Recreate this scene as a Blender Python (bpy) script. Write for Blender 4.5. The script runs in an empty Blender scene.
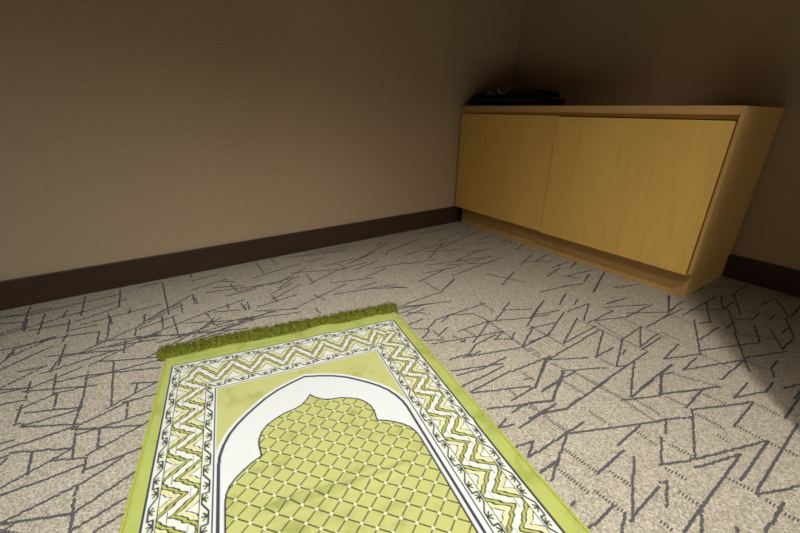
import bpy, bmesh, math, random
import numpy as np
from mathutils import Vector, Matrix, noise

C = bpy.context.scene.collection
SC = bpy.context.scene
rnd = random.Random(7)

# ------------------------------------------------------------------ helpers
def link(name, me, mat=None, parent=None):
    o = bpy.data.objects.new(name, me)
    C.objects.link(o)
    if mat is not None:
        for m in (mat if isinstance(mat, (list, tuple)) else [mat]):
            me.materials.append(m)
    if parent is not None:
        o.parent = parent
    return o

def from_bm(name, bm, mat, parent=None, smooth=False):
    me = bpy.data.meshes.new(name)
    bm.normal_update()
    bm.to_mesh(me)
    bm.free()
    if smooth:
        for p in me.polygons:
            p.use_smooth = True
    return link(name, me, mat, parent)

def box(x0, x1, y0, y1, z0, z1, bevel=0.0, seg=2):
    bm = bmesh.new()
    bmesh.ops.create_cube(bm, size=1.0)
    for v in bm.verts:
        v.co = Vector(((x0 + x1) / 2 + v.co.x * (x1 - x0), (y0 + y1) / 2 + v.co.y * (y1 - y0), (z0 + z1) / 2 + v.co.z * (z1 - z0)))
    if bevel:
        bmesh.ops.bevel(bm, geom=bm.edges[:], offset=bevel, segments=seg, affect='EDGES', profile=0.6)
    return bm

def empty(name, label, cat, loc):
    o = bpy.data.objects.new(name, None)
    o.empty_display_size = 0.1
    C.objects.link(o)
    o.location = loc
    o['label'] = label
    o['category'] = cat
    return o

def part(name, bm, mat, root, smooth=False):
    for v in bm.verts:
        v.co -= root.location
    return from_bm(name, bm, mat, root, smooth)

def srgb(r, g, b):
    f = lambda c: (c / 255 / 12.92) if c / 255 <= 0.04045 else ((c / 255 + 0.055) / 1.055) ** 2.4
    return (f(r), f(g), f(b), 1.0)

# ------------------------------------------------------------------ materials
def new_mat(name, rough=0.7, spec=0.3):
    m = bpy.data.materials.new(name)
    m.use_nodes = True
    nt = m.node_tree
    b = nt.nodes['Principled BSDF']
    b.inputs['Roughness'].default_value = rough
    b.inputs['Specular IOR Level'].default_value = spec
    return m, nt, b

def N(nt, t, **kw):
    n = nt.nodes.new(t)
    for k, v in kw.items():
        setattr(n, k, v)
    return n

def mapping(nt, scale, rot=(0, 0, 0)):
    tc = N(nt, 'ShaderNodeTexCoord')
    mp = N(nt, 'ShaderNodeMapping')
    mp.inputs['Scale'].default_value = scale
    mp.inputs['Rotation'].default_value = rot
    nt.links.new(tc.outputs['Object'], mp.inputs['Vector'])
    return mp

def ramp(nt, stops):
    r = N(nt, 'ShaderNodeValToRGB')
    e = r.color_ramp.elements
    while len(e) < len(stops):
        e.new(0.5)
    for i, (p, c) in enumerate(stops):
        e[i].position = p
        e[i].color = c
    return r

def mat_plain(name, col, rough=0.6, spec=0.3, nscale=None, namp=0.12, bump=0.0):
    m, nt, b = new_mat(name, rough, spec)
    mp = mapping(nt, nscale or (8, 8, 8))
    n = N(nt, 'ShaderNodeTexNoise')
    n.inputs['Scale'].default_value = 1.0
    n.inputs['Detail'].default_value = 5
    nt.links.new(mp.outputs[0], n.inputs['Vector'])
    lo = tuple(c * (1 - namp) for c in col[:3]) + (1,)
    hi = tuple(min(1, c * (1 + namp)) for c in col[:3]) + (1,)
    r = ramp(nt, [(0.3, lo), (0.7, hi)])
    nt.links.new(n.outputs['Fac'], r.inputs['Fac'])
    nt.links.new(r.outputs['Color'], b.inputs['Base Color'])
    if bump:
        bp = N(nt, 'ShaderNodeBump')
        bp.inputs['Strength'].default_value = bump
        bp.inputs['Distance'].default_value = 0.002
        nt.links.new(n.outputs['Fac'], bp.inputs['Height'])
        nt.links.new(bp.outputs['Normal'], b.inputs['Normal'])
    return m

def mat_wallpaper(name, col, along):
    """taupe vinyl wallcovering with a fine horizontal weave"""
    m, nt, b = new_mat(name, 0.75, 0.25)
    sc = (26, 26, 900) if along else (26, 26, 900)
    mp = mapping(nt, sc)
    n = N(nt, 'ShaderNodeTexNoise')
    n.inputs['Scale'].default_value = 1.0
    n.inputs['Detail'].default_value = 3
    nt.links.new(mp.outputs[0], n.inputs['Vector'])
    mp2 = mapping(nt, (700, 700, 60))
    n2 = N(nt, 'ShaderNodeTexNoise')
    n2.inputs['Scale'].default_value = 1.0
    n2.inputs['Detail'].default_value = 2
    nt.links.new(mp2.outputs[0], n2.inputs['Vector'])
    mx = N(nt, 'ShaderNodeMath', operation='ADD')
    nt.links.new(n.outputs['Fac'], mx.inputs[0])
    nt.links.new(n2.outputs['Fac'], mx.inputs[1])
    lo = tuple(c * 0.84 for c in col[:3]) + (1,)
    hi = tuple(c * 1.16 for c in col[:3]) + (1,)
    hf = N(nt, 'ShaderNodeMath', operation='MULTIPLY')
    hf.inputs[1].default_value = 0.5
    nt.links.new(mx.outputs[0], hf.inputs[0])
    r = ramp(nt, [(0.35, lo), (0.65, hi)])
    nt.links.new(hf.outputs[0], r.inputs['Fac'])
    nt.links.new(r.outputs['Color'], b.inputs['Base Color'])
    bp = N(nt, 'ShaderNodeBump')
    bp.inputs['Strength'].default_value = 0.25
    bp.inputs['Distance'].default_value = 0.0008
    nt.links.new(hf.outputs[0], bp.inputs['Height'])
    nt.links.new(bp.outputs['Normal'], b.inputs['Normal'])
    return m

def mat_wood(name, base, dark, scale, rough=0.42, amp=(0.35, 0.7)):
    m, nt, b = new_mat(name, rough, 0.35)
    mp = mapping(nt, scale)
    n = N(nt, 'ShaderNodeTexNoise')
    n.inputs['Scale'].default_value = 1.0
    n.inputs['Detail'].default_value = 6
    n.inputs['Roughness'].default_value = 0.6
    n.inputs['Distortion'].default_value = 0.6
    nt.links.new(mp.outputs[0], n.inputs['Vector'])
    r = ramp(nt, [(amp[0], dark), (amp[1], base)])
    nt.links.new(n.outputs['Fac'], r.inputs['Fac'])
    # short darker flecks of the grain
    mp2 = mapping(nt, tuple(s * 7 for s in scale))
    n2 = N(nt, 'ShaderNodeTexNoise')
    n2.inputs['Scale'].default_value = 1.0
    n2.inputs['Detail'].default_value = 3
    nt.links.new(mp2.outputs[0], n2.inputs['Vector'])
    r2 = ramp(nt, [(0.30, (0.93, 0.92, 0.90, 1)), (0.5, (1, 1, 1, 1))])
    nt.links.new(n2.outputs['Fac'], r2.inputs['Fac'])
    mx = N(nt, 'ShaderNodeMix', data_type='RGBA', blend_type='MULTIPLY')
    mx.inputs['Factor'].default_value = 1.0
    nt.links.new(r.outputs['Color'], mx.inputs['A'])
    nt.links.new(r2.outputs['Color'], mx.inputs['B'])
    nt.links.new(mx.outputs['Result'], b.inputs['Base Color'])
    return m

def mat_carpet(name, lo, mid, hi):
    """low loop pile: every loop has its own tone, loops bulge"""
    m, nt, b = new_mat(name, 0.95, 0.08)
    mp = mapping(nt, (400, 320, 320))
    v = N(nt, 'ShaderNodeTexVoronoi')
    v.inputs['Scale'].default_value = 1.0
    nt.links.new(mp.outputs[0], v.inputs['Vector'])
    r = ramp(nt, [(0.1, lo), (0.5, mid), (0.9, hi)])
    sep = N(nt, 'ShaderNodeSeparateColor')
    nt.links.new(v.outputs['Color'], sep.inputs[0])
    mpb = mapping(nt, (1.6, 1.6, 1.6))
    nb = N(nt, 'ShaderNodeTexNoise')
    nb.inputs['Scale'].default_value = 1.0
    nb.inputs['Detail'].default_value = 3
    nt.links.new(mpb.outputs[0], nb.inputs['Vector'])
    nt.links.new(sep.outputs[0], r.inputs['Fac'])
    mm = N(nt, 'ShaderNodeMapRange')
    mm.inputs['To Min'].default_value = 0.9
    mm.inputs['To Max'].default_value = 1.1
    nt.links.new(nb.outputs['Fac'], mm.inputs['Value'])
    mx = N(nt, 'ShaderNodeVectorMath', operation='SCALE')
    nt.links.new(r.outputs['Color'], mx.inputs[0])
    nt.links.new(mm.outputs[0], mx.inputs['Scale'])
    nt.links.new(mx.outputs[0], b.inputs['Base Color'])
    bp = N(nt, 'ShaderNodeBump')
    bp.inputs['Strength'].default_value = 0.7
    bp.inputs['Distance'].default_value = 0.002
    bp.invert = True
    nt.links.new(v.outputs['Distance'], bp.inputs['Height'])
    nt.links.new(bp.outputs['Normal'], b.inputs['Normal'])
    return m

M_wall_l = mat_wallpaper('taupe_wallcovering', (0.52, 0.398, 0.277, 1), True)
M_wall_b = mat_wallpaper('taupe_wallcovering_back', (0.52, 0.398, 0.277, 1), False)
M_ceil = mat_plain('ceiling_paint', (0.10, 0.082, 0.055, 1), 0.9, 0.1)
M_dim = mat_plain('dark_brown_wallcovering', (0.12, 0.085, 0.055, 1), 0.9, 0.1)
M_skirt = mat_wood('dark_brown_skirting', (0.070, 0.040, 0.026, 1), (0.050, 0.028, 0.018, 1), (3, 3, 60), 0.45)
M_carpet = mat_carpet('loop_pile_carpet', (0.216, 0.194, 0.160, 1), (0.310, 0.280, 0.232, 1), (0.415, 0.378, 0.320, 1))
M_yarn = mat_plain('slate_line_yarn', (0.075, 0.073, 0.082, 1), 0.95, 0.05, (400, 400, 400), 0.35)
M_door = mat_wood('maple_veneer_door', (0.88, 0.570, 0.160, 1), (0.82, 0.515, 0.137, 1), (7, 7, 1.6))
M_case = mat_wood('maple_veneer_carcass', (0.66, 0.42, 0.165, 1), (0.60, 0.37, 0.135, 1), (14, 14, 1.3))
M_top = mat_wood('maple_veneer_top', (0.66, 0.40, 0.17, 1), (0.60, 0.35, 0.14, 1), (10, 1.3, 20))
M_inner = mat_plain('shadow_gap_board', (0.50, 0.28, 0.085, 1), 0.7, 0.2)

# ------------------------------------------------------------------ camera (solved from the room's straight lines)
P_f, P_pit, P_roll, P_yaw = 378.12, 0.3924, 0.0140, 0.9594
P_c = Vector((-2.0407, -1.7213, 0.6535))
fw = Vector((math.cos(P_pit) * math.cos(P_yaw), math.cos(P_pit) * math.sin(P_yaw), -math.sin(P_pit)))
rt = fw.cross(Vector((0, 0, 1))).normalized()
up = rt.cross(fw)
r2 = math.cos(P_roll) * rt + math.sin(P_roll) * up
u2 = -math.sin(P_roll) * rt + math.cos(P_roll) * up
cam = bpy.data.cameras.new('camera')
cam.sensor_width = 36.0
cam.sensor_fit = 'HORIZONTAL'
cam.lens = P_f * 36.0 / 800.0
cam.clip_start = 0.02
co = bpy.data.objects.new('camera', cam)
C.objects.link(co)
mw = Matrix((r2, u2, -fw)).transposed().to_4x4()
mw.translation = P_c
co.matrix_world = mw
SC.camera = co

def ground(px, py):
    d = fw * P_f + r2 * (px - 400) - u2 * (py - 266.5)
    t = -P_c.z / d.z
    return Vector((P_c.x + t * d.x, P_c.y + t * d.y))

def in_frame(x, y):
    d = Vector((x, y, 0)) - P_c
    z = d.dot(fw)
    if z < 0.05:
        return False
    a = 400 + P_f * d.dot(r2) / z
    b = 266.5 - P_f * d.dot(u2) / z
    return -5 < a < 805 and -5 < b < 538

# ------------------------------------------------------------------ room shell
RX0, RX1, RY0, RY1, RH = -4.2, 0.0, -3.6, 0.0, 2.5
def struct(name, bm, mat):
    o = from_bm(name, bm, mat)
    o['kind'] = 'structure'
    return o
struct('wall_left', box(RX0 - 0.1, RX1 + 0.1, RY1, RY1 + 0.1, 0, RH), M_wall_l)
struct('wall_back', box(RX1, RX1 + 0.1, RY0 - 0.1, RY1, 0, RH), M_wall_b)
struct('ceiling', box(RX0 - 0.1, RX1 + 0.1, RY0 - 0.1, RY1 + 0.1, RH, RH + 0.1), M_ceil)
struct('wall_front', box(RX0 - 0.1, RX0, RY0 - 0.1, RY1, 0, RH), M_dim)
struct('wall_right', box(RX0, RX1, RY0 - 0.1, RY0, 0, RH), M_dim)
# unseen wall end outside the frame, added to shade the floor on the right
WEX, WEY = -1.02, -1.777
struct('shadow_wall', box(WEX, WEX + 0.12, RY0, WEY, 0, RH), M_wall_b)
BH = 0.1016
CAB_L, CAB_R, CAB_F, CAB_H, CAB_P = -0.004, -1.287, -0.4251, 0.68, 0.1025
struct('baseboard_left', box(RX0, -0.012, -0.012, 0, 0, BH, 0.0015, 1), M_skirt)
struct('baseboard_back', box(-0.012, 0, RY0, -0.0, 0, BH, 0.0015, 1), M_skirt)

# ------------------------------------------------------------------ carpet lines, read off the floor
crops = {
 'A': (0, 290, 4.444, """0,205,90,178;90,178,370,95;0,118,140,112;130,112,530,20;0,150,100,143;95,178,135,75;170,195,200,105;360,115,380,30;
530,75,535,0;0,270,240,215;60,265,250,205;0,330,60,280;30,300,60,270;60,290,240,210;130,180,310,150;300,185,310,135;310,180,430,155;240,215,440,185;
430,245,440,185;340,140,530,75;360,155,711,65;475,220,490,120;340,285,711,120;440,230,540,220;540,220,711,205;215,295,520,268;520,268,550,265;
400,335,711,185;550,280,555,225;600,205,605,175;640,145,645,110;575,105,578,80;0,355,230,250;80,365,200,340;260,335,290,245;190,370,510,270;
450,318,711,300;380,395,711,310;495,520,505,320;0,440,200,340;0,445,140,435;140,435,360,345;115,480,135,410;235,460,250,375;0,460,120,435;
0,510,115,490;80,533,240,465;245,460,380,430;240,525,255,460;250,410,390,378;360,520,390,370;390,380,500,368;500,368,711,345;590,415,695,410;
480,525,695,410;600,460,610,415;550,500,700,460;0,195,80,170;280,120,300,90"""),
 'B': (0, 400, 4.008, """105,50,325,30;60,98,90,20;60,98,90,96;85,108,310,98;90,105,320,38;290,120,330,0;0,205,310,105;310,105,530,0;
0,175,50,163;305,118,380,113;310,140,600,48;380,115,560,102;390,195,400,120;505,75,515,10;290,235,305,110;350,220,590,90;45,212,280,195;
0,355,290,195;110,300,130,210;0,385,340,260;210,243,345,232;335,290,345,240;335,285,565,195;345,325,490,232;0,495,345,325;0,500,60,490;
60,490,285,455;20,520,70,490;285,460,310,345;300,450,540,290;280,530,500,395;280,530,295,460;380,525,490,460;0,235,30,225;0,260,25,235"""),
 'C': (140, 240, 4.844, """0,228,100,205;110,210,140,360;0,410,250,265;0,430,180,365;160,375,190,470;0,480,350,340;260,465,360,380;90,350,200,305;
190,470,330,420;255,265,265,310;200,310,205,350;325,355,340,380;350,400,375,415;330,350,500,290;360,350,480,340;380,410,520,375;500,385,640,350;
490,305,510,340;520,300,530,335;440,215,470,250;400,200,460,205;560,110,600,160;640,290,775,215;640,270,665,300;570,325,760,265;400,435,590,375;
590,375,775,350;610,345,660,350;420,310,430,330;245,155,250,180;340,130,480,110;20,370,20,395;250,200,380,165;260,240,420,190"""),
 'D': (280, 210, 4.444, """0,345,60,300;0,320,110,260;120,290,150,325;130,330,250,270;150,200,300,180;250,270,380,235;340,225,480,145;380,300,470,260;
440,145,430,160;480,180,470,200;490,180,620,130;560,200,720,150;660,215,735,140;560,240,700,220;600,110,760,80;650,280,800,250;640,320,720,365;
720,360,775,305;640,390,720,365;530,430,640,390;560,470,640,440;60,440,290,330;150,380,200,400;160,440,180,460;470,340,560,345;340,350,430,320;
200,250,330,215;300,240,420,190;420,260,560,235;120,230,200,215"""),
 'E': (390, 290, 4.444, """30,85,190,60;45,105,140,70;60,75,270,50;85,100,170,105;85,155,145,130;90,170,170,175;165,175,205,132;205,132,420,60;
230,143,265,112;265,112,370,105;370,105,440,140;305,183,440,140;370,235,440,143;440,140,630,122;470,135,530,55;610,160,680,50;630,122,711,110;
500,90,630,85;145,215,175,180;155,225,235,222;215,205,255,168;190,240,500,185;320,232,335,222;470,220,500,185;470,220,540,220;540,220,555,190;
590,250,635,165;590,255,711,195;265,310,345,285;345,290,375,250;375,245,470,200;325,300,590,255;340,298,400,272;275,360,500,328;300,380,410,350;410,350,515,300;
320,430,505,340;360,455,535,360;545,362,711,295;370,458,620,428;540,490,650,430;645,435,690,310;690,310,711,300;600,400,625,395;
L190,180,240,220;L280,205,330,230;L330,175,370,200;L400,55,460,95;L440,140,590,250;L590,255,660,300;L590,370,640,400;L520,435,560,470"""),
 'M': (460, 360, 4.444, """125,218,410,182;410,182,455,55;235,232,300,195;265,300,425,195;370,238,470,218;470,218,533,170;170,300,205,265;
185,300,240,288;250,385,325,362;305,430,325,362;360,500,440,445;L375,250,480,320;L310,210,350,230"""),
 'F': (530, 270, 4.444, """0,215,55,145;285,98,330,10;130,155,155,110;165,185,260,150;240,225,260,150;20,200,130,180;80,290,150,190;0,260,110,235;
150,325,210,215;150,325,290,250;260,235,370,180;330,165,355,180;290,225,430,210;430,210,540,155;345,165,520,155;430,190,620,188;615,190,615,115;
520,255,620,195;340,150,390,135;0,320,80,290;70,405,310,265;75,400,255,390;295,385,325,270;295,388,370,345;280,530,520,365;
385,430,410,310;410,310,490,255;490,340,492,250;490,340,570,285;500,355,580,300;385,430,430,425;410,375,425,355;25,520,75,400;140,450,330,435;
120,530,150,455;60,530,200,450;450,530,463,410;490,530,625,420;580,465,640,455;580,530,582,465;620,185,640,172;
L0,250,160,340;L210,220,520,360;L75,405,150,440;L290,230,420,305;L195,455,320,515;L300,390,380,430;L420,220,600,300;L0,350,40,372"""),
 'G': (530, 380, 3.481, """0,30,20,25;40,40,105,5;80,70,105,5;0,80,80,70;0,135,80,90;40,115,125,100;125,100,270,0;320,70,450,55;350,60,355,0;
355,60,430,0;457,45,457,0;140,185,380,155;380,155,450,145;5,265,185,148;75,350,130,185;305,225,380,160;240,325,325,245;355,485,362,270;
350,490,450,375;210,515,290,440;320,530,330,465;40,320,85,285;145,435,155,425;0,250,10,215;
L110,0,190,50;L200,0,330,70;L330,75,440,145;L370,70,450,120;L205,108,290,165;L55,130,130,185;L120,240,235,325;L100,310,200,390;L225,385,330,465;
L280,320,350,370;L370,180,435,225;L0,85,60,130"""),
 'H': (660, 270, 4.1, """140,205,165,345;15,365,75,305;20,365,165,345;165,285,240,235;165,330,410,298;385,228,410,295;190,135,205,215;95,185,230,110;
160,220,210,215;250,110,258,160;265,160,300,130;300,100,360,60;330,185,305,105;310,255,280,165;270,240,305,215;300,205,370,200;370,208,405,180;
305,255,365,415;220,70,340,65;250,110,340,100;130,165,280,160;415,145,460,120;475,120,530,195;535,195,574,150;450,205,475,185;515,200,550,280;
500,258,530,235;455,250,500,325;500,325,545,285;350,360,520,335;95,410,150,360;95,410,340,370;250,450,340,375;455,405,480,375;455,400,468,440;
0,430,50,390;0,510,10,425;10,510,240,480;300,525,360,465;300,525,430,500;430,500,465,465;510,485,574,470;550,530,574,500;
130,530,180,490;35,165,40,105;0,205,90,160;40,165,95,130;100,110,180,70;480,105,574,110;
L0,255,80,290;L165,345,290,400;L60,430,250,480;L300,260,500,290;L340,370,440,410;L60,190,140,225;L360,170,460,190"""),
 'I': (660, 390, 3.729, """0,15,140,0;95,65,160,0;0,115,120,100;120,75,345,45;120,75,130,255;275,135,345,50;465,105,522,20;20,160,22,110;
0,280,135,258;135,258,400,190;135,290,300,240;90,530,300,240;305,340,400,195;365,375,515,130;365,390,522,360;395,530,460,420;25,435,25,340;
0,345,25,340;5,280,5,180;155,530,155,440;285,515,290,530;
L0,15,100,60;L150,10,240,50;L135,90,240,145;L345,45,440,95;L285,135,390,190;L215,170,250,190;L400,195,510,245;L20,195,130,255;L20,290,100,335;
L70,380,155,435;L255,330,360,385;L375,400,450,445;L0,490,40,520;L460,460,520,490"""),
 'J': (440, 210, 5.0, """0,155,100,110;0,190,210,100;165,260,260,230;200,150,250,130;345,165,360,155;380,200,420,165;400,275,460,225;310,375,370,310;
10,405,70,350;60,330,300,240;230,320,420,360;470,260,540,220;600,470,630,420;670,475,690,445;720,360,745,325;500,410,640,380;
490,490,520,455;650,290,680,265;620,330,690,340;100,130,150,105;290,170,340,150;420,260,560,255;560,290,640,260;540,330,600,290;640,330,760,300"""),
 'K': (560, 250, 5.0, """165,210,220,115;235,270,330,240;270,190,400,170;70,75,80,60;130,140,150,125;20,180,120,170"""),
}
segs = []
for key, (x0, y0, s, txt) in crops.items():
    for t in txt.replace('\n', '').split(';'):
        t = t.strip()
        lad = t.startswith('L')
        a = [float(q) for q in t.lstrip('L').split(',')]
        A = ground(x0 + a[0] / s, y0 + a[1] / s)
        B = ground(x0 + a[2] / s, y0 + a[3] / s)
        segs.append((A, B, lad))
# finer sticks of the strip between the rug and the left wall
for _ in range(58):
    x = rnd.uniform(-2.5, -0.5); y = rnd.uniform(-0.62, -0.03)
    if rnd.random() < 0.72:
        ang = rnd.choice([0.0, 0.22, -0.25, 0.5, -0.45]) + rnd.uniform(-0.06, 0.06)
        ln = rnd.uniform(0.10, 0.30)
    else:
        ang = math.pi / 2 + rnd.uniform(-0.25, 0.25)
        ln = rnd.uniform(0.04, 0.10)
    A = Vector((x, y)); B = A + Vector((math.cos(ang), math.sin(ang))) * ln
    if B.y < -0.02 and B.x < -0.45:
        segs.append((A, B, False))
# the same scatter of sticks carries on over the floor outside the photograph
for _ in range(1500):
    x = rnd.uniform(RX0, RX1); y = rnd.uniform(RY0, RY1)
    ang = rnd.choice([0, 0.4, -0.35, 0.75, -0.8, 1.2, math.pi / 2]) + rnd.uniform(-0.08, 0.08)
    ln = rnd.uniform(0.06, 0.22)
    A = Vector((x, y)); B = A + Vector((math.cos(ang), math.sin(ang))) * ln
    if in_frame(*A) or in_frame(*B) or not (RX0 < B.x < RX1 and RY0 < B.y < RY1):
        continue
    segs.append((A, B, abs(abs(ang) - math.pi / 2) < 0.1 and rnd.random() < 0.6))

verts = [(RX0, RY0, 0), (RX1, RY0, 0), (RX1, RY1, 0), (RX0, RY1, 0)]
faces = [(0, 1, 2, 3)]
midx = [0]
PITCH = 0.0054
def dash(cx, cy, lx, wy):
    k = len(verts)
    z = rnd.uniform(0.0005, 0.0013)
    h = lx / 2; w = wy / 2
    verts.extend([(cx - h, cy - w * .7, z), (cx - h * .6, cy - w, z), (cx + h * .6, cy - w, z), (cx + h, cy - w * .7, z),
                  (cx + h, cy + w * .7, z), (cx + h * .6, cy + w, z), (cx - h * .6, cy + w, z), (cx - h, cy + w * .7, z)])
    faces.append(tuple(range(k, k + 8)))
    midx.append(1)
for A, B, lad in segs:
    d = B - A
    if abs(d.y) * 1.6 > abs(d.x) or lad:                # crosses many tuft rows: one dash in every row
        pit = PITCH
        n = max(2, int(abs(d.y) / pit))
        run = abs(d.x) / n
        for i in range(n + 1):
            p = A + d * (i / n)
            y = round(p.y / pit) * pit
            L = (0.0092 if lad else 0.0046) + run * 0.55
            dash(p.x + rnd.gauss(0, 0.0007), y, L * rnd.uniform(0.85, 1.15), 0.0024 if lad else pit * 1.02)
    else:                                               # runs along the rows: dashes end to end, stepping from row to row
        n = max(2, int(abs(d.x) / 0.0055))
        for i in range(n + 1):
            p = A + d * (i / n)
            y = round(p.y / 0.0027) * 0.0027
            dash(p.x, y + rnd.gauss(0, 0.0004), 0.0066, 0.0050 * rnd.uniform(0.9, 1.15))
me = bpy.data.meshes.new('floor')
me.from_pydata(verts, [], faces)
me.polygons.foreach_set('material_index', midx)
fl = link('floor', me, [M_carpet, M_yarn])
fl['kind'] = 'structure'

# ------------------------------------------------------------------ low cabinet
cab = empty('low_cabinet', 'long low maple wood cabinet with two plain doors in the corner of the room', 'cabinet', Vector((CAB_F / 2, (CAB_L + CAB_R) / 2, 0)))
BX = -0.013
F = CAB_F
part('top_panel', box(F, BX, CAB_R + 0.0118, CAB_L - 0.018, CAB_H - 0.027, CAB_H, 0.0008, 1), M_top, cab)
part('side_panel', box(F, BX, CAB_R, CAB_R + 0.0115, CAB_P, CAB_H, 0.0008, 1), M_case, cab)
part('side_panel', box(F + 0.004, BX, CAB_L - 0.0178, CAB_L, CAB_P, CAB_H, 0.0008, 1), M_case, cab)
part('bottom_panel', box(F + 0.026, BX, CAB_R + 0.018, CAB_L - 0.018, CAB_P, CAB_P + 0.018), M_case, cab)
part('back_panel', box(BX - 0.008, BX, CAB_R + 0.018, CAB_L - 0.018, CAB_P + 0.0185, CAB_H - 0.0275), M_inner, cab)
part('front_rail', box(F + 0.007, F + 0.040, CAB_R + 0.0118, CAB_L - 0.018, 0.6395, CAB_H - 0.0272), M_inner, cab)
PL = 0.027
part('plinth', box(F + PL, BX, CAB_R + 0.004, CAB_L - 0.040, 0.0, CAB_P - 0.0005, 0.0008, 1), M_case, cab)
SPL = -0.632
part('door', box(F - 0.003, F + 0.016, SPL + 0.0018, CAB_L - 0.006, CAB_P + 0.0005, 0.6385, 0.0008, 1), M_door, cab)
part('door', box(F - 0.005, F + 0.016, CAB_R + 0.0160, SPL - 0.0018, CAB_P - 0.0035, 0.6350, 0.0008, 1), M_door, cab)

# ------------------------------------------------------------------ dark cloths on the cabinet
M_navy = mat_plain('navy_black_cloth', (0.013, 0.020, 0.026, 1), 0.85, 0.15, (60, 60, 60), 0.4, 0.3)
M_black = mat_plain('black_cloth', (0.010, 0.009, 0.009, 1), 0.85, 0.15, (50, 50, 50), 0.4, 0.4)
def mat_gold():
    m, nt, b = new_mat('gold_embroidery_on_black', 0.6, 0.4)
    mp = mapping(nt, (95, 95, 95))
    v = N(nt, 'ShaderNodeTexVoronoi')
    v.inputs['Scale'].default_value = 1.0
    nt.links.new(mp.outputs[0], v.inputs['Vector'])
    r = ramp(nt, [(0.26, (0.62, 0.48, 0.16, 1)), (0.42, (0.012, 0.012, 0.010, 1))])
    nt.links.new(v.outputs['Distance'], r.inputs['Fac'])
    nt.links.new(r.outputs['Color'], b.inputs['Base Color'])
    return m
M_gold = mat_gold()

def serpentine(y0, y1, x0, x1, z0, th, layers, seed, wob=0.003):
    """one sheet folded to and fro, as a closed strip swept along y"""
    path = []
    gap = th * 1.06
    for k in range(layers):
        z = z0 + th / 2 + k * gap
        xs = np.linspace(x0, x1, 12)
        if k % 2:
            xs = xs[::-1]
        path += [(x, z) for x in xs]
        if k < layers - 1:
            xe = x1 if k % 2 == 0 else x0
            s = 1 if k % 2 == 0 else -1
            for a in (-60, -20, 20, 60):
                path.append((xe + s * gap / 2 * math.cos(math.radians(a)), z + gap / 2 + gap / 2 * math.sin(math.radians(a))))
    n = len(path)
    prof_o, prof_i = [], []
    for i, (x, z) in enumerate(path):
        a = path[max(i - 1, 0)]; b = path[min(i + 1, n - 1)]
        tx, tz = b[0] - a[0], b[1] - a[1]
        l = math.hypot(tx, tz) or 1
        nx, nz = -tz / l, tx / l
        prof_o.append((x + nx * th * .46, z + nz * th * .46))
        prof_i.append((x - nx * th * .46, z - nz * th * .46))
    ring = prof_o + prof_i[::-1]
    bm = bmesh.new()
    cols = []
    ny = 40
    for j in range(ny + 1):
        t = j / ny
        y = y0 + (y1 - y0) * t
        c = []
        for (x, z) in ring:
            q = Vector((x * 9, y * 9, seed))
            dz = noise.noise(q) * wob * min(1, (z - z0) / th)
            dx = noise.noise(Vector((z * 60, y * 12, seed + 5))) * 0.008
            dy = noise.noise(Vector((z * 90, x * 5, seed + 9 + round(t)))) * 0.008 if j in (0, ny) else 0
            c.append(bm.verts.new((x + dx, y + dy, max(z0 + 0.0003, z + dz))))
        cols.append(c)
    m = len(ring)
    for j in range(ny):
        for i in range(m):
            bm.faces.new((cols[j][i], cols[j][(i + 1) % m], cols[j + 1][(i + 1) % m], cols[j + 1][i]))
    h = m // 2
    for c, rev in ((cols[0], False), (cols[-1], True)):
        for i in range(h - 1):
            f = (c[i], c[m - 1 - i], c[m - 2 - i], c[i + 1])
            bm.faces.new(f[::-1] if rev else f)
    bmesh.ops.recalc_face_normals(bm, faces=bm.faces[:])
    return bm

o = from_bm('folded_cloth', serpentine(-0.448, -0.036, -0.385, -0.130, CAB_H + 0.0003, 0.0125, 3, 3.1, 0.002), M_navy, None, True)
o['label'] = 'flat folded navy-black cloth lying directly on the cabinet top, below the other cloth'
o['category'] = 'cloth'
CZ = CAB_H + 0.0003 + 0.0125 * 3.2

def heap(y0, y1, x0, x1, z0, hfun, seed, nx=34, ny=90, under=0.0):
    bm = bmesh.new()
    T, B = [], []
    for j in range(ny + 1):
        rt_, rb_ = [], []
        for i in range(nx + 1):
            s, t = i / nx, j / ny
            ex = 1 + 0.05 * noise.noise(Vector((t * 7, seed, 1)))
            x = x0 + (x1 - x0) * s
            y = y0 + (y1 - y0) * t
            x += 0.014 * noise.noise(Vector((t * 9, s * 2, seed)))
            y += 0.012 * noise.noise(Vector((s * 6, t * 2, seed + 4)))
            e = min(s, 1 - s) * 7; e2 = min(t, 1 - t) * 18
            edge = math.sqrt(max(0, 1 - (1 - min(1, e)) ** 2)) * math.sqrt(max(0, 1 - (1 - min(1, e2)) ** 2))
            z = z0 + 0.003 + edge * max(0.004, hfun(s, t))
            rt_.append(bm.verts.new((x, y, z)))
            rb_.append(bm.verts.new((x, y, z0)))
        T.append(rt_); B.append(rb_)
    for j in range(ny):
        for i in range(nx):
            bm.faces.new((T[j][i], T[j][i + 1], T[j + 1][i + 1], T[j + 1][i]))
            bm.faces.new((B[j][i], B[j + 1][i], B[j + 1][i + 1], B[j][i + 1]))
    for j in range(ny):
        bm.faces.new((T[j][0], T[j + 1][0], B[j + 1][0], B[j][0]))
        bm.faces.new((T[j][nx], B[j][nx], B[j + 1][nx], T[j + 1][nx]))
    for i in range(nx):
        bm.faces.new((T[0][i], B[0][i], B[0][i + 1], T[0][i + 1]))
        bm.faces.new((T[ny][i], T[ny][i + 1], B[ny][i + 1], B[ny][i]))
    bmesh.ops.recalc_face_normals(bm, faces=bm.faces[:])
    return bm

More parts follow.
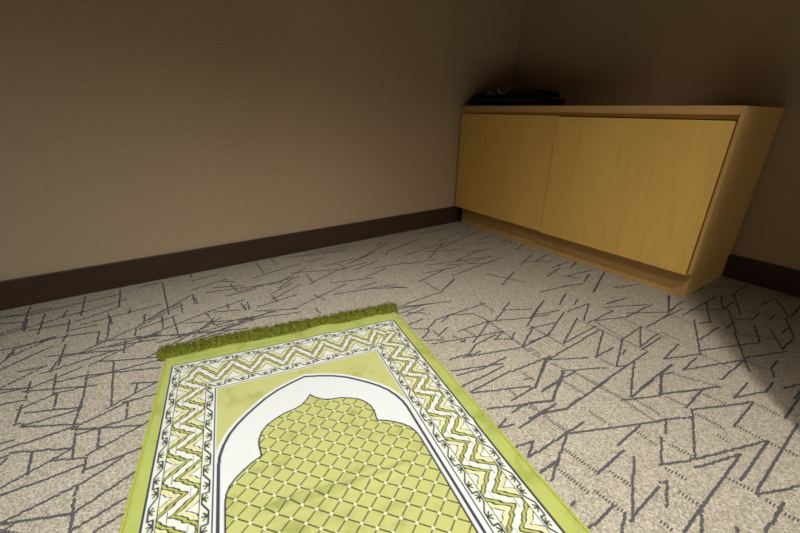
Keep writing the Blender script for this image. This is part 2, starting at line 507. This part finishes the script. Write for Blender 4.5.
def h_top(s, t):
    # t: 0 = right end, 1 = left end (towards the left wall)
    base = 0.012 + 0.012 * math.exp(-((t - 0.10) / 0.12) ** 2) + 0.014 * math.exp(-((t - 0.56) / 0.16) ** 2)
    r = 1 - abs(noise.noise(Vector((t * 11, s * 4, 2.2)))) * 2
    return base + 0.010 * r + 0.006 * noise.noise(Vector((t * 24, s * 9, 7.7)))
o = from_bm('crumpled_cloth', heap(-0.440, -0.034, -0.375, -0.150, CZ + 0.0035, h_top, 1.3), M_black, None, True)
o['label'] = 'crumpled black cloth with gold trim heaped on top of the folded navy cloth'
o['category'] = 'cloth'
def h_gold(s, t):
    return 0.010 + 0.010 * (1 - abs(noise.noise(Vector((t * 5, s * 4, 5.2)))) * 2) + 0.012 * math.exp(-((t - 0.42) / 0.3) ** 2)
g = from_bm('embroidered_trim', heap(-0.275, -0.150, -0.388, -0.26, CZ + 0.016, h_gold, 6.3, 24, 40), M_gold, o, True)
g['label'] = 'gold patterned trim'

# ------------------------------------------------------------------ prayer rug
RUG_TH = math.radians(-11.35)
ra = np.array([math.cos(RUG_TH), math.sin(RUG_TH)])       # across
rb = np.array([math.sin(RUG_TH), -math.cos(RUG_TH)])      # along, away from the fringe
O_rug = np.array([-2.0694, -0.6351])
RUG_W, RUG_L = 682.0, 1120.0

def pt_seg(px, py, ax, ay, bx, by):
    dx, dy = bx - ax, by - ay
    l2 = dx * dx + dy * dy + 1e-9
    t = np.clip(((px - ax) * dx + (py - ay) * dy) / l2, 0, 1)
    return np.hypot(px - ax - t * dx, py - ay - t * dy)

G_FIELD = np.array([0.600, 0.590, 0.215]); G_HEM = np.array([0.490, 0.535, 0.130])
G_LAT = np.array([0.570, 0.570, 0.190]); G_BAND = np.array([0.500, 0.510, 0.130])
WHITE = np.array([0.80, 0.80, 0.76]); CREAM = np.array([0.86, 0.82, 0.56]); IVORY = np.array([0.84, 0.82, 0.70])
DARK = np.array([0.035, 0.035, 0.045]); DOL = np.array([0.040, 0.040, 0.018]); LATL = np.array([0.075, 0.075, 0.030])
OLIVE = np.array([0.33, 0.36, 0.035]); YEL = np.array([0.72, 0.66, 0.16])

def rug_colour(u, v):
    """pattern of the rug; u across 0..682 mm, v along 0..1120 mm"""
    col = np.tile(G_HEM, (u.size, 1))
    def put(mask, c):
        m = np.clip(mask, 0, 1)[:, None]
        col[:] = col * (1 - m) + c * m
    def line(dist, hw, c, soft=0.7):
        put((hw + soft / 2 - dist) / soft, c)
    def inside(d, c, soft=0.8):            # d > 0 inside
        put(d / soft + 0.5, c)
    right = u > 341
    s = np.where(right, 682 - u, u)
    bot = v > 560
    sv = np.where(bot, 1120 - v, v)
    qs = (s - 20) / 107.0
    qv = (sv - 50) / 137.0
    side = qs < qv
    q = np.where(side, qs, qv)
    W = np.where(side, 107.0, 137.0)
    al = np.where(side, v, u)
    inb = (q > 0) & (q < 1)
    # ---- band ground
    inside(np.where(q < 1, q, -1) * W, WHITE)
    # ---- zigzag
    zl, zh = 0.19, 0.80
    per = np.where(side, 75.0, 83.5)
    ph = np.where(side, np.where(right, (v - 496 + 0) / 75.0, (v - 285) / 75.0), np.where(bot, (u - 168) / 83.5, (u - 168) / 83.5))
    # t = 0 at the outer vertex; the inner vertex comes at f
    f = np.where(side, np.where(right, 0.56, 0.50), 0.53)
    t = ph - np.floor(ph)
    x = t * per
    y = q * W
    yo, yi = 0.275 * W, 0.715 * W
    wav = 1.3 * np.sin(al * 0.33 + 5 * q) + 0.9 * np.sin(al * 0.61 + 9 * q)
    d1 = pt_seg(x, y, 0, yo, f * per, yi)
    d2 = pt_seg(x, y, f * per, yi, per, yo)
    d3 = pt_seg(x, y, (f - 1) * per, yi, 0, yo)
    d4 = pt_seg(x, y, per, yo, (1 + f) * per, yi)
    d = np.minimum(np.minimum(d1, d2), np.minimum(d3, d4)) + wav * 0.75
    zone = (q > zl) & (q < zh)
    def zput(mask, c):
        put(np.where(zone, mask, 0), c)
    zput((d > -99) * 1.0, CREAM)
    cr = np.where(side, 1.0, 0.0)
    zput((d > 22) * 1.0, IVORY)
    zput(np.clip((1.1 - np.abs(d - 18.8)) / .7 + .5, 0, 1), YEL)
    zput(np.clip((0.9 - np.abs(d - 23.5)) / .7 + .5, 0, 1), DOL)
    zput(np.clip((14.4 - d) / .8 + .5, 0, 1), DOL)
    zput(np.clip((12.1 - d) / .8 + .5, 0, 1), G_BAND)
    zput(np.clip((8.0 - d) / .8 + .5, 0, 1), DOL)
    zput(np.clip((5.5 - d) / .8 + .5, 0, 1), np.where((t < 2)[:, None], IVORY, IVORY))
    # small seams across the ribbon near its bends
    for (vx, vy, dirn) in ((0.0, 0, 1), (1.0, 0, 1), (0.5, 1, -1)):
        cx = np.where(vy == 0, vx * per, f * per)
        cy = np.where(vy == 0, yo + 7, yi - 7)
        dd = np.abs(y - cy)
        zput(np.where(np.abs(x - cx) < 10, np.clip((0.55 - dd) / .6 + .5, 0, 1), 0) * (d < 4.8), DOL)
    # ---- the two running scallop strips
    for (a, b, flip) in ((0.045, 0.165, False), (0.825, 0.955, True)):
        z2 = (q > a - 0.01) & (q < b + 0.01)
        w = np.clip((q - a) / (b - a), -0.2, 1.2)
        if flip:
            w = 1 - w
        P = np.where(side, 63.0, 56.0)
        tt = ((al + (20 if flip else 0)) / P)
        tt = tt - np.floor(tt)
        X = tt * P
        Y = w * (b - a) * W
        H = (b - a) * W
        put(np.where(z2, 1.0, 0), np.array([0.80, 0.80, 0.66]))
        pts = [(-0.10, .08), (0.02, .12), (0.02, .86), (0.34, .92), (0.62, .10), (1.02, .12), (1.02, .86), (1.2, .9)]
        dm = np.full(u.size, 99.0)
        for i in range(len(pts) - 1):
            dm = np.minimum(dm, pt_seg(X, Y, pts[i][0] * P, pts[i][1] * H, pts[i + 1][0] * P, pts[i + 1][1] * H))
        # leaf marks in the pockets
        dl = np.full(u.size, 99.0)
        for (cx, base, tip) in ((0.20, 0.78, 0.22), (0.76, 0.20, 0.80)):
            for k in (-1, 0, 1):
                dl = np.minimum(dl, pt_seg(X, Y, cx * P, base * H, (cx + 0.11 * k) * P, (tip if k == 0 else base + (tip - base) * 0.75) * H))
        put(np.where(z2, np.clip((2.6 - dl) / 2.2, 0, 1) * 0.8, 0), OLIVE)
        put(np.where(z2, np.clip((1.3 - dl) / .9 + .5, 0, 1), 0), DOL)
        put(np.where(z2, np.clip((1.6 - dm) / .8 + .5, 0, 1), 0), DARK)
    # ---- straight outlines
    for qq, hw, c in ((0.19, 0.9, DOL), (0.80, 0.9, DOL)):
        line(np.where((q > -.1) & (q < 1.1), np.abs(q - qq) * W, 99), hw, c)
    line(np.where((q > -.1), np.abs(q) * W, 99), 1.5, DARK)
    line(np.where((q > -.1), np.abs(q - 1.0) * W, 99), 1.0, DARK)
    # ---- inside the frame: white edging, spandrels, arch
    core = (q > 1.012)
    cu = u - 339.0
    au = np.abs(cu)
    outline = [(0, 226), (36, 238), (70, 253), (100, 272), (122, 291), (146, 313), (166, 334), (183, 358), (194, 383), (201, 408), (203, 430), (203, 1200)]
    niche = [(0, 299), (5, 307), (12, 316), (26, 328), (43, 335), (66, 339), (87, 349), (106, 361), (118, 376), (125, 393), (127, 410), (125, 427), (124, 440),
             (143, 449), (158, 460), (172, 472), (184, 487), (190, 503), (192, 522), (192, 1200)]
    def smooth(pl):
        return pl
    def poly_d(pl):
        dm = np.full(u.size, 999.0)
        for i in range(len(pl) - 1):
            dm = np.minimum(dm, pt_seg(au, v, pl[i][0], pl[i][1], pl[i + 1][0], pl[i + 1][1]))
        return dm
    def poly_in(pl):
        # crossing count of a ray towards +u, on the mirrored half
        ins = np.zeros(u.size, bool)
        for i in range(len(pl) - 1):
            (x1, y1), (x2, y2) = pl[i], pl[i + 1]
            c = ((y1 > v) != (y2 > v))
            with np.errstate(divide='ignore', invalid='ignore'):
                xi = x1 + (v - y1) * (x2 - x1) / ((y2 - y1) if y2 != y1 else 1e-9)
            ins ^= c & (au < xi)
        return ins
    do = poly_d(outline); io = poly_in(outline)
    dn = poly_d(niche); ii = poly_in(niche)
    put(core * 1.0, G_FIELD)
    put(np.where(core, np.clip((0.035 - (q - 1.0)) / .01 + .5, 0, 1), 0), WHITE)
    put(np.where(core & ~io, np.clip((10 - do) / .8 + .5, 0, 1), 0), WHITE)
    put(np.where(core & io, 1.0, 0), WHITE)
    put(np.where(core & io & ii, 1.0, 0), G_LAT)
    # lattice of the inner field
    lu, lv = 43.2, 36.2
    A = (u - 337.0) / lu + (v - 303.0) / lv
    B = (u - 337.0) / lu - (v - 303.0) / lv
    hyp = math.hypot(1 / lu, 1 / lv)
    da = np.abs(A - np.round(A)) / hyp
    db = np.abs(B - np.round(B)) / hyp
    dd = np.minimum(da, db)
    inn = core & io & ii
    put(np.where(inn, np.clip((1.25 - dd) / .8 + .5, 0, 1), 0), LATL)
    # nodes: where A and B are both whole, the light knot sits
    xn = (np.round(A) - A + np.round(B) - B) * lu / 2
    yn = (np.round(A) - A - np.round(B) + B) * lv / 2
    dk = np.hypot(xn, yn)
    put(np.where(inn, np.clip((3.0 - dk) / 1.0 + .5, 0, 1), 0), np.array([0.80, 0.80, 0.58]))
    put(np.where(core, np.clip((1.7 - dn) / .8 + .5, 0, 1), 0), DARK)
    put(np.where(core, np.clip((3.1 - do) / .8 + .5, 0, 1), 0), np.array([0.060, 0.060, 0.070]))
    # hem seam along the long sides, dark stitching at the fringe
    return col

def rug_pos(u, v):
    """pattern coordinates (mm) to the floor; the margins flare a little"""
    eL = -0.0216 * v
    eR = 690.0 + 0.0173 * v
    x = u.copy()
    l = u < 20
    x[l] = eL[l] + (20 - eL[l]) * (u[l] / 20.0)
    r = u > 662
    x[r] = 662 + (eR[r] - 662) * ((u[r] - 662) / 20.0)
    return x / 1000.0, v / 1000.0

def rug_height(u, v):
    h = np.full(u.size, 0.0072)
    e = np.minimum(np.minimum(u * 1.2, (682 - u) * 1.6), np.minimum(v, 1120 - v))
    h *= np.sqrt(np.clip(1 - (1 - np.clip(e / 8.0, 0, 1)) ** 2, 0.02, 1))
    bump = lambda u0, v0, su, sv, a: a * np.exp(-((u - u0) / su) ** 2 - ((v - v0) / sv) ** 2)
    h += bump(432, 20, 40, 48, 0.0065) + bump(150, 20, 60, 40, 0.003) + bump(600, 10, 50, 40, 0.003)
    # a crease across the field and a short one on the right border
    vc = 572 - 10 * np.exp(-((u - 300) / 90.0) ** 2) + 6 * np.sin(u * 0.02)
    h += 0.0036 * np.exp(-((v - vc) / 8.0) ** 2) * np.clip((u - 170) / 60, 0, 1) * np.clip((520 - u) / 60, 0, 1)
    h -= 0.0015 * np.exp(-((v - vc - 16) / 8.0) ** 2) * np.clip((u - 170) / 60, 0, 1) * np.clip((520 - u) / 60, 0, 1)
    vr = 520 + 0.35 * (u - 650)
    h += 0.0035 * np.exp(-((v - vr) / 10.0) ** 2) * np.clip((u - 590) / 30, 0, 1)
    h += 0.0010 * np.sin(u * 0.021 + 1.0) * np.sin(v * 0.017 + 0.4) * np.clip(e / 40, 0, 1)
    return h

def to_world(x, y):
    return O_rug[0] + ra[0] * x + rb[0] * y, O_rug[1] + ra[1] * x + rb[1] * y

STEP = 1.45
nu = int(RUG_W / STEP) + 1
nv = int(RUG_L / STEP) + 1
uu = np.linspace(0, RUG_W, nu)
vv = np.linspace(0, RUG_L, nv)
U, V = np.meshgrid(uu, vv)
U = U.ravel(); V = V.ravel()
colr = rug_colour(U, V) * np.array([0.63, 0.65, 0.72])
# shading of pile brushed the other way, painted in as darker patches
nap_shade = np.zeros(U.size)
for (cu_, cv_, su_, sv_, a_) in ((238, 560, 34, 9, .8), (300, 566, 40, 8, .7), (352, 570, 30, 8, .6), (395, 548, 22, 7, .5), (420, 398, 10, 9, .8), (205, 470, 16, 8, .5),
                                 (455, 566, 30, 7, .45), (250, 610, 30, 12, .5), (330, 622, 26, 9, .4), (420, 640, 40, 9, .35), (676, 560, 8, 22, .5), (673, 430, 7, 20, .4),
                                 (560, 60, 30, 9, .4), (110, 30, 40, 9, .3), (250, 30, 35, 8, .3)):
    nap_shade = np.maximum(nap_shade, a_ * np.exp(-((U - cu_) / su_) ** 2 - ((V - cv_) / sv_) ** 2))
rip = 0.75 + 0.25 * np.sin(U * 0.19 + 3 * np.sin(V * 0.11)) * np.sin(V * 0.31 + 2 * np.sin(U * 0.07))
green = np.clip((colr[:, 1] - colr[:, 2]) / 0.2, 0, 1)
k_ = (nap_shade * rip * green)[:, None]
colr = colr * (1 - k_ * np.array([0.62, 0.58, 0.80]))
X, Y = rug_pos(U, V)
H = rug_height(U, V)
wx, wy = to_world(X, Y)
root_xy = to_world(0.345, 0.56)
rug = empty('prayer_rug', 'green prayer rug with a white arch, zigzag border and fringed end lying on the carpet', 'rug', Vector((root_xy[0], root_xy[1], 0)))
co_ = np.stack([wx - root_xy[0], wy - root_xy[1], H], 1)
idx = np.arange(nu * nv).reshape(nv, nu)
quads = np.stack([idx[:-1, :-1], idx[1:, :-1], idx[1:, 1:], idx[:-1, 1:]], -1).reshape(-1, 4)
me = bpy.data.meshes.new('pile_panel')
me.vertices.add(len(co_)); me.vertices.foreach_set('co', co_.ravel().astype(np.float32))
me.loops.add(quads.size); me.loops.foreach_set('vertex_index', quads.ravel().astype(np.int32))
me.polygons.add(len(quads))
me.polygons.foreach_set('loop_start', np.arange(0, quads.size, 4, dtype=np.int32))
me.polygons.foreach_set('loop_total', np.full(len(quads), 4, dtype=np.int32))
me.polygons.foreach_set('use_smooth', np.ones(len(quads), dtype=bool))
me.update(calc_edges=True)
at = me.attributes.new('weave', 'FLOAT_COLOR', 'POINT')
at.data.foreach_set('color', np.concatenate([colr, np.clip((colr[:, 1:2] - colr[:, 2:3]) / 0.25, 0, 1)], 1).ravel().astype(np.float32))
m, nt, b = new_mat('printed_velour', 0.85, 0.15)
b.inputs['Sheen Weight'].default_value = 0.15
b.inputs['Sheen Roughness'].default_value = 0.5
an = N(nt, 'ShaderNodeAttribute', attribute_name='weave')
mp = mapping(nt, (14, 14, 14))
n1 = N(nt, 'ShaderNodeTexNoise')
n1.inputs['Scale'].default_value = 1.0
n1.inputs['Detail'].default_value = 6
n1.inputs['Roughness'].default_value = 0.65
nt.links.new(mp.outputs[0], n1.inputs['Vector'])
rr = ramp(nt, [(0.34, (0.74, 0.76, 0.62, 1)), (0.46, (0.97, 0.97, 0.95, 1)), (0.62, (1.0, 1.0, 1.0, 1)), (0.74, (1.06, 1.05, 1.06, 1))])
nt.links.new(n1.outputs['Fac'], rr.inputs['Fac'])
mp2 = mapping(nt, (500, 500, 500))
n2 = N(nt, 'ShaderNodeTexNoise')
n2.inputs['Scale'].default_value = 1.0
nt.links.new(mp2.outputs[0], n2.inputs['Vector'])
mx = N(nt, 'ShaderNodeMix', data_type='RGBA', blend_type='MULTIPLY')
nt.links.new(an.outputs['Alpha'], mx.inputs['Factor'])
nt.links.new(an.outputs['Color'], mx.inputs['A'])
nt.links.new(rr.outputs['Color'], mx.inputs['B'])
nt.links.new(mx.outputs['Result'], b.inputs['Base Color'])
bp = N(nt, 'ShaderNodeBump')
bp.inputs['Strength'].default_value = 0.35
bp.inputs['Distance'].default_value = 0.001
nt.links.new(n2.outputs['Fac'], bp.inputs['Height'])
nt.links.new(bp.outputs['Normal'], b.inputs['Normal'])
M_rug = m
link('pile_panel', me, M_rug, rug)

# overlocked edge binding: a thin cord of stitches down both long sides
M_bind = mat_plain('olive_edge_thread', (0.30, 0.33, 0.035, 1), 0.8, 0.2, (900, 900, 60), 0.3)
for sgn in (0, 1):
    vs = np.linspace(2, RUG_L - 2, 260)
    us = np.full(vs.size, 0.0 if sgn == 0 else 682.0)
    x, y = rug_pos(us, vs)
    bxw, byw = to_world(x, y)
    hh = rug_height(np.full(vs.size, 4.0 if sgn == 0 else 678.0), vs)
    bm = bmesh.new()
    rings = []
    for i in range(vs.size):
        ring = []
        for k in range(8):
            a = 2 * math.pi * k / 8
            rr_ = 0.0026 * (1 + 0.10 * math.sin(i * 2.1))
            ring.append(bm.verts.new((bxw[i] + ra[0] * rr_ * math.cos(a), byw[i] + ra[1] * rr_ * math.cos(a), max(0.0008, 0.0035 + 0.35 * (hh[i] - 0.005)) + rr_ * math.sin(a))))
        rings.append(ring)
    for i in range(len(rings) - 1):
        for k in range(8):
            bm.faces.new((rings[i][k], rings[i][(k + 1) % 8], rings[i + 1][(k + 1) % 8], rings[i + 1][k]))
    bmesh.ops.recalc_face_normals(bm, faces=bm.faces[:])
    part('edge_binding', bm, M_bind, rug, True)

# fringe: short curly yarns standing off both ends
M_fringe = mat_plain('olive_fringe_yarn', (0.130, 0.143, 0.016, 1), 0.75, 0.2, (120, 120, 120), 0.45)
def fringe(at_v, sgn, n, seed):
    r = random.Random(seed)
    bm = bmesh.new()
    vrow = np.full(64, at_v); urow = np.linspace(0, 682, 64)
    hrow = rug_height(urow, np.full(64, at_v - sgn * -14.0))
    clumps = {}
    for k in range(n):
        u0 = r.uniform(-16, 700)
        loose = r.random() < 0.45
        cid = int((u0 + 20) / 8.5)
        if cid not in clumps:
            clumps[cid] = (r.uniform(0.75, 1.25), r.uniform(0.55, 1.35), r.gauss(0, 8), r.uniform(-6, 6))
        cl, cz, cd, cc = clumps[cid]
        hb = 0.001 + r.random() * (np.interp(min(max(u0, 0), 682), urow, hrow) * 0.7)
        L = r.uniform(34, 56) * (0.65 + 0.35 * cl)
        lift = r.uniform(3, 24) * cz
        uc = (cid + 0.5) * 8.5 - 20
        du = cd * 0.8 + (uc - u0) * 0.35 + r.gauss(0, 4)
        curl = cc + r.uniform(-2.5, 2.5)
        if loose:
            du = r.gauss(0, 10); lift = r.uniform(4, 26); L = r.uniform(32, 60)
        w0 = r.uniform(0.7, 1.25)
        prev = None
        np_ = 6
        for i in range(np_ + 1):
            t = i / np_
            v = at_v + sgn * (L * t - 3)
            u = u0 + du * t + curl * math.sin(t * 5)
            z = hb * (1 - t) + lift / 1000 * math.sin(min(1, t * 1.15) * math.pi * 0.72) + r.uniform(0, 0.0008) + 0.0012
            wx_, wy_ = to_world(u / 1000, v / 1000)
            w = w0 * (1 - 0.6 * t) / 1000
            cur = [bm.verts.new((wx_ + ra[0] * w * c + 0, wy_ + ra[1] * w * c, z + w * s_)) for c, s_ in ((-1, -.5), (1, -.5), (0, 1))]
            if prev:
                for a in range(3):
                    bm.faces.new((prev[a], prev[(a + 1) % 3], cur[(a + 1) % 3], cur[a]))
            prev = cur
    for v in bm.verts:
        v.co.z = max(v.co.z, 0.0012)
    return bm
part('fringe', fringe(0.0, -1, 5200, 11), M_fringe, rug)
part('fringe', fringe(RUG_L, 1, 900, 12), M_fringe, rug)
# twisted header cord where the fringe is sewn on
bm = bmesh.new()
us = np.linspace(-2, 694, 300)
rings = []
for i, u in enumerate(us):
    h = rug_height(np.array([min(max(u, 6), 676.0)]), np.array([9.0]))[0]
    ring = []
    for k in range(6):
        a = 2 * math.pi * k / 6
        rr_ = 0.0022 * (1 + 0.2 * math.sin(i * 1.7))
        x, y = to_world(u / 1000, (-1.0 + 1000 * rr_ * math.cos(a)) / 1000)
        ring.append(bm.verts.new((x, y, max(0.001, h * 0.8 - 0.002) + rr_ * math.sin(a) + 0.001)))
    rings.append(ring)
for i in range(len(rings) - 1):
    for k in range(6):
        bm.faces.new((rings[i][k], rings[i][(k + 1) % 6], rings[i + 1][(k + 1) % 6], rings[i + 1][k]))
bmesh.ops.recalc_face_normals(bm, faces=bm.faces[:])
part('fringe_header', bm, M_bind, rug, True)

# ------------------------------------------------------------------ light: recessed ceiling spots
def spot(name, loc, target, power, size, blend, col, radius=0.04):
    l = bpy.data.lights.new(name, 'SPOT')
    l.energy = power
    l.spot_size = math.radians(size)
    l.spot_blend = blend
    l.shadow_soft_size = radius
    l.color = col
    o = bpy.data.objects.new(name, l)
    C.objects.link(o)
    o.location = loc
    d = Vector(target) - Vector(loc)
    o.rotation_euler = d.to_track_quat('-Z', 'Y').to_euler()
    return o
spot('ceiling_spot', (-1.36, -2.047, 2.42), (-1.30, -1.82, 0), 130, 97, 1.0, (1.0, 0.93, 0.79), 0.045)
spot('ceiling_spot', (-2.00, -1.60, 2.42), (-1.90, -1.30, 0), 170, 60, 1.0, (1.0, 0.99, 0.93), 0.05)
spot('ceiling_spot', (-2.20, -1.75, 2.42), (-2.02, -1.36, 0), 92, 84, 1.0, (1.0, 0.84, 0.62), 0.05)
spot('ceiling_spot', (-1.90, -2.50, 2.42), (-1.80, -1.90, 0), 100, 80, 1.0, (1.0, 0.97, 0.86), 0.05)
spot('ceiling_spot', (-3.20, -1.90, 2.42), (-2.90, -1.60, 0), 98, 95, 1.0, (0.70, 0.93, 1.0), 0.05)
pl = bpy.data.lights.new('side_fill', 'POINT')  # unseen fill light, added to brighten the cabinet's side panel
pl.energy = 7.5
pl.color = (1.0, 0.95, 0.75)
pl.shadow_soft_size = 0.12
plo = bpy.data.objects.new('side_fill', pl)
C.objects.link(plo)
plo.location = (-0.45, -3.2, 0.34)

w = bpy.data.worlds.new('world')
SC.world = w
w.use_nodes = True
w.node_tree.nodes['Background'].inputs[0].default_value = (0.5, 0.45, 0.4, 1)
w.node_tree.nodes['Background'].inputs[1].default_value = 0.02

SC.view_settings.view_transform = 'Standard'
SC.view_settings.look = 'None'
SC.view_settings.exposure = 0.0
SC.view_settings.gamma = 1.0
SC.view_settings.use_curve_mapping = False
try:
    SC.cycles.use_denoising = True
except Exception:
    pass
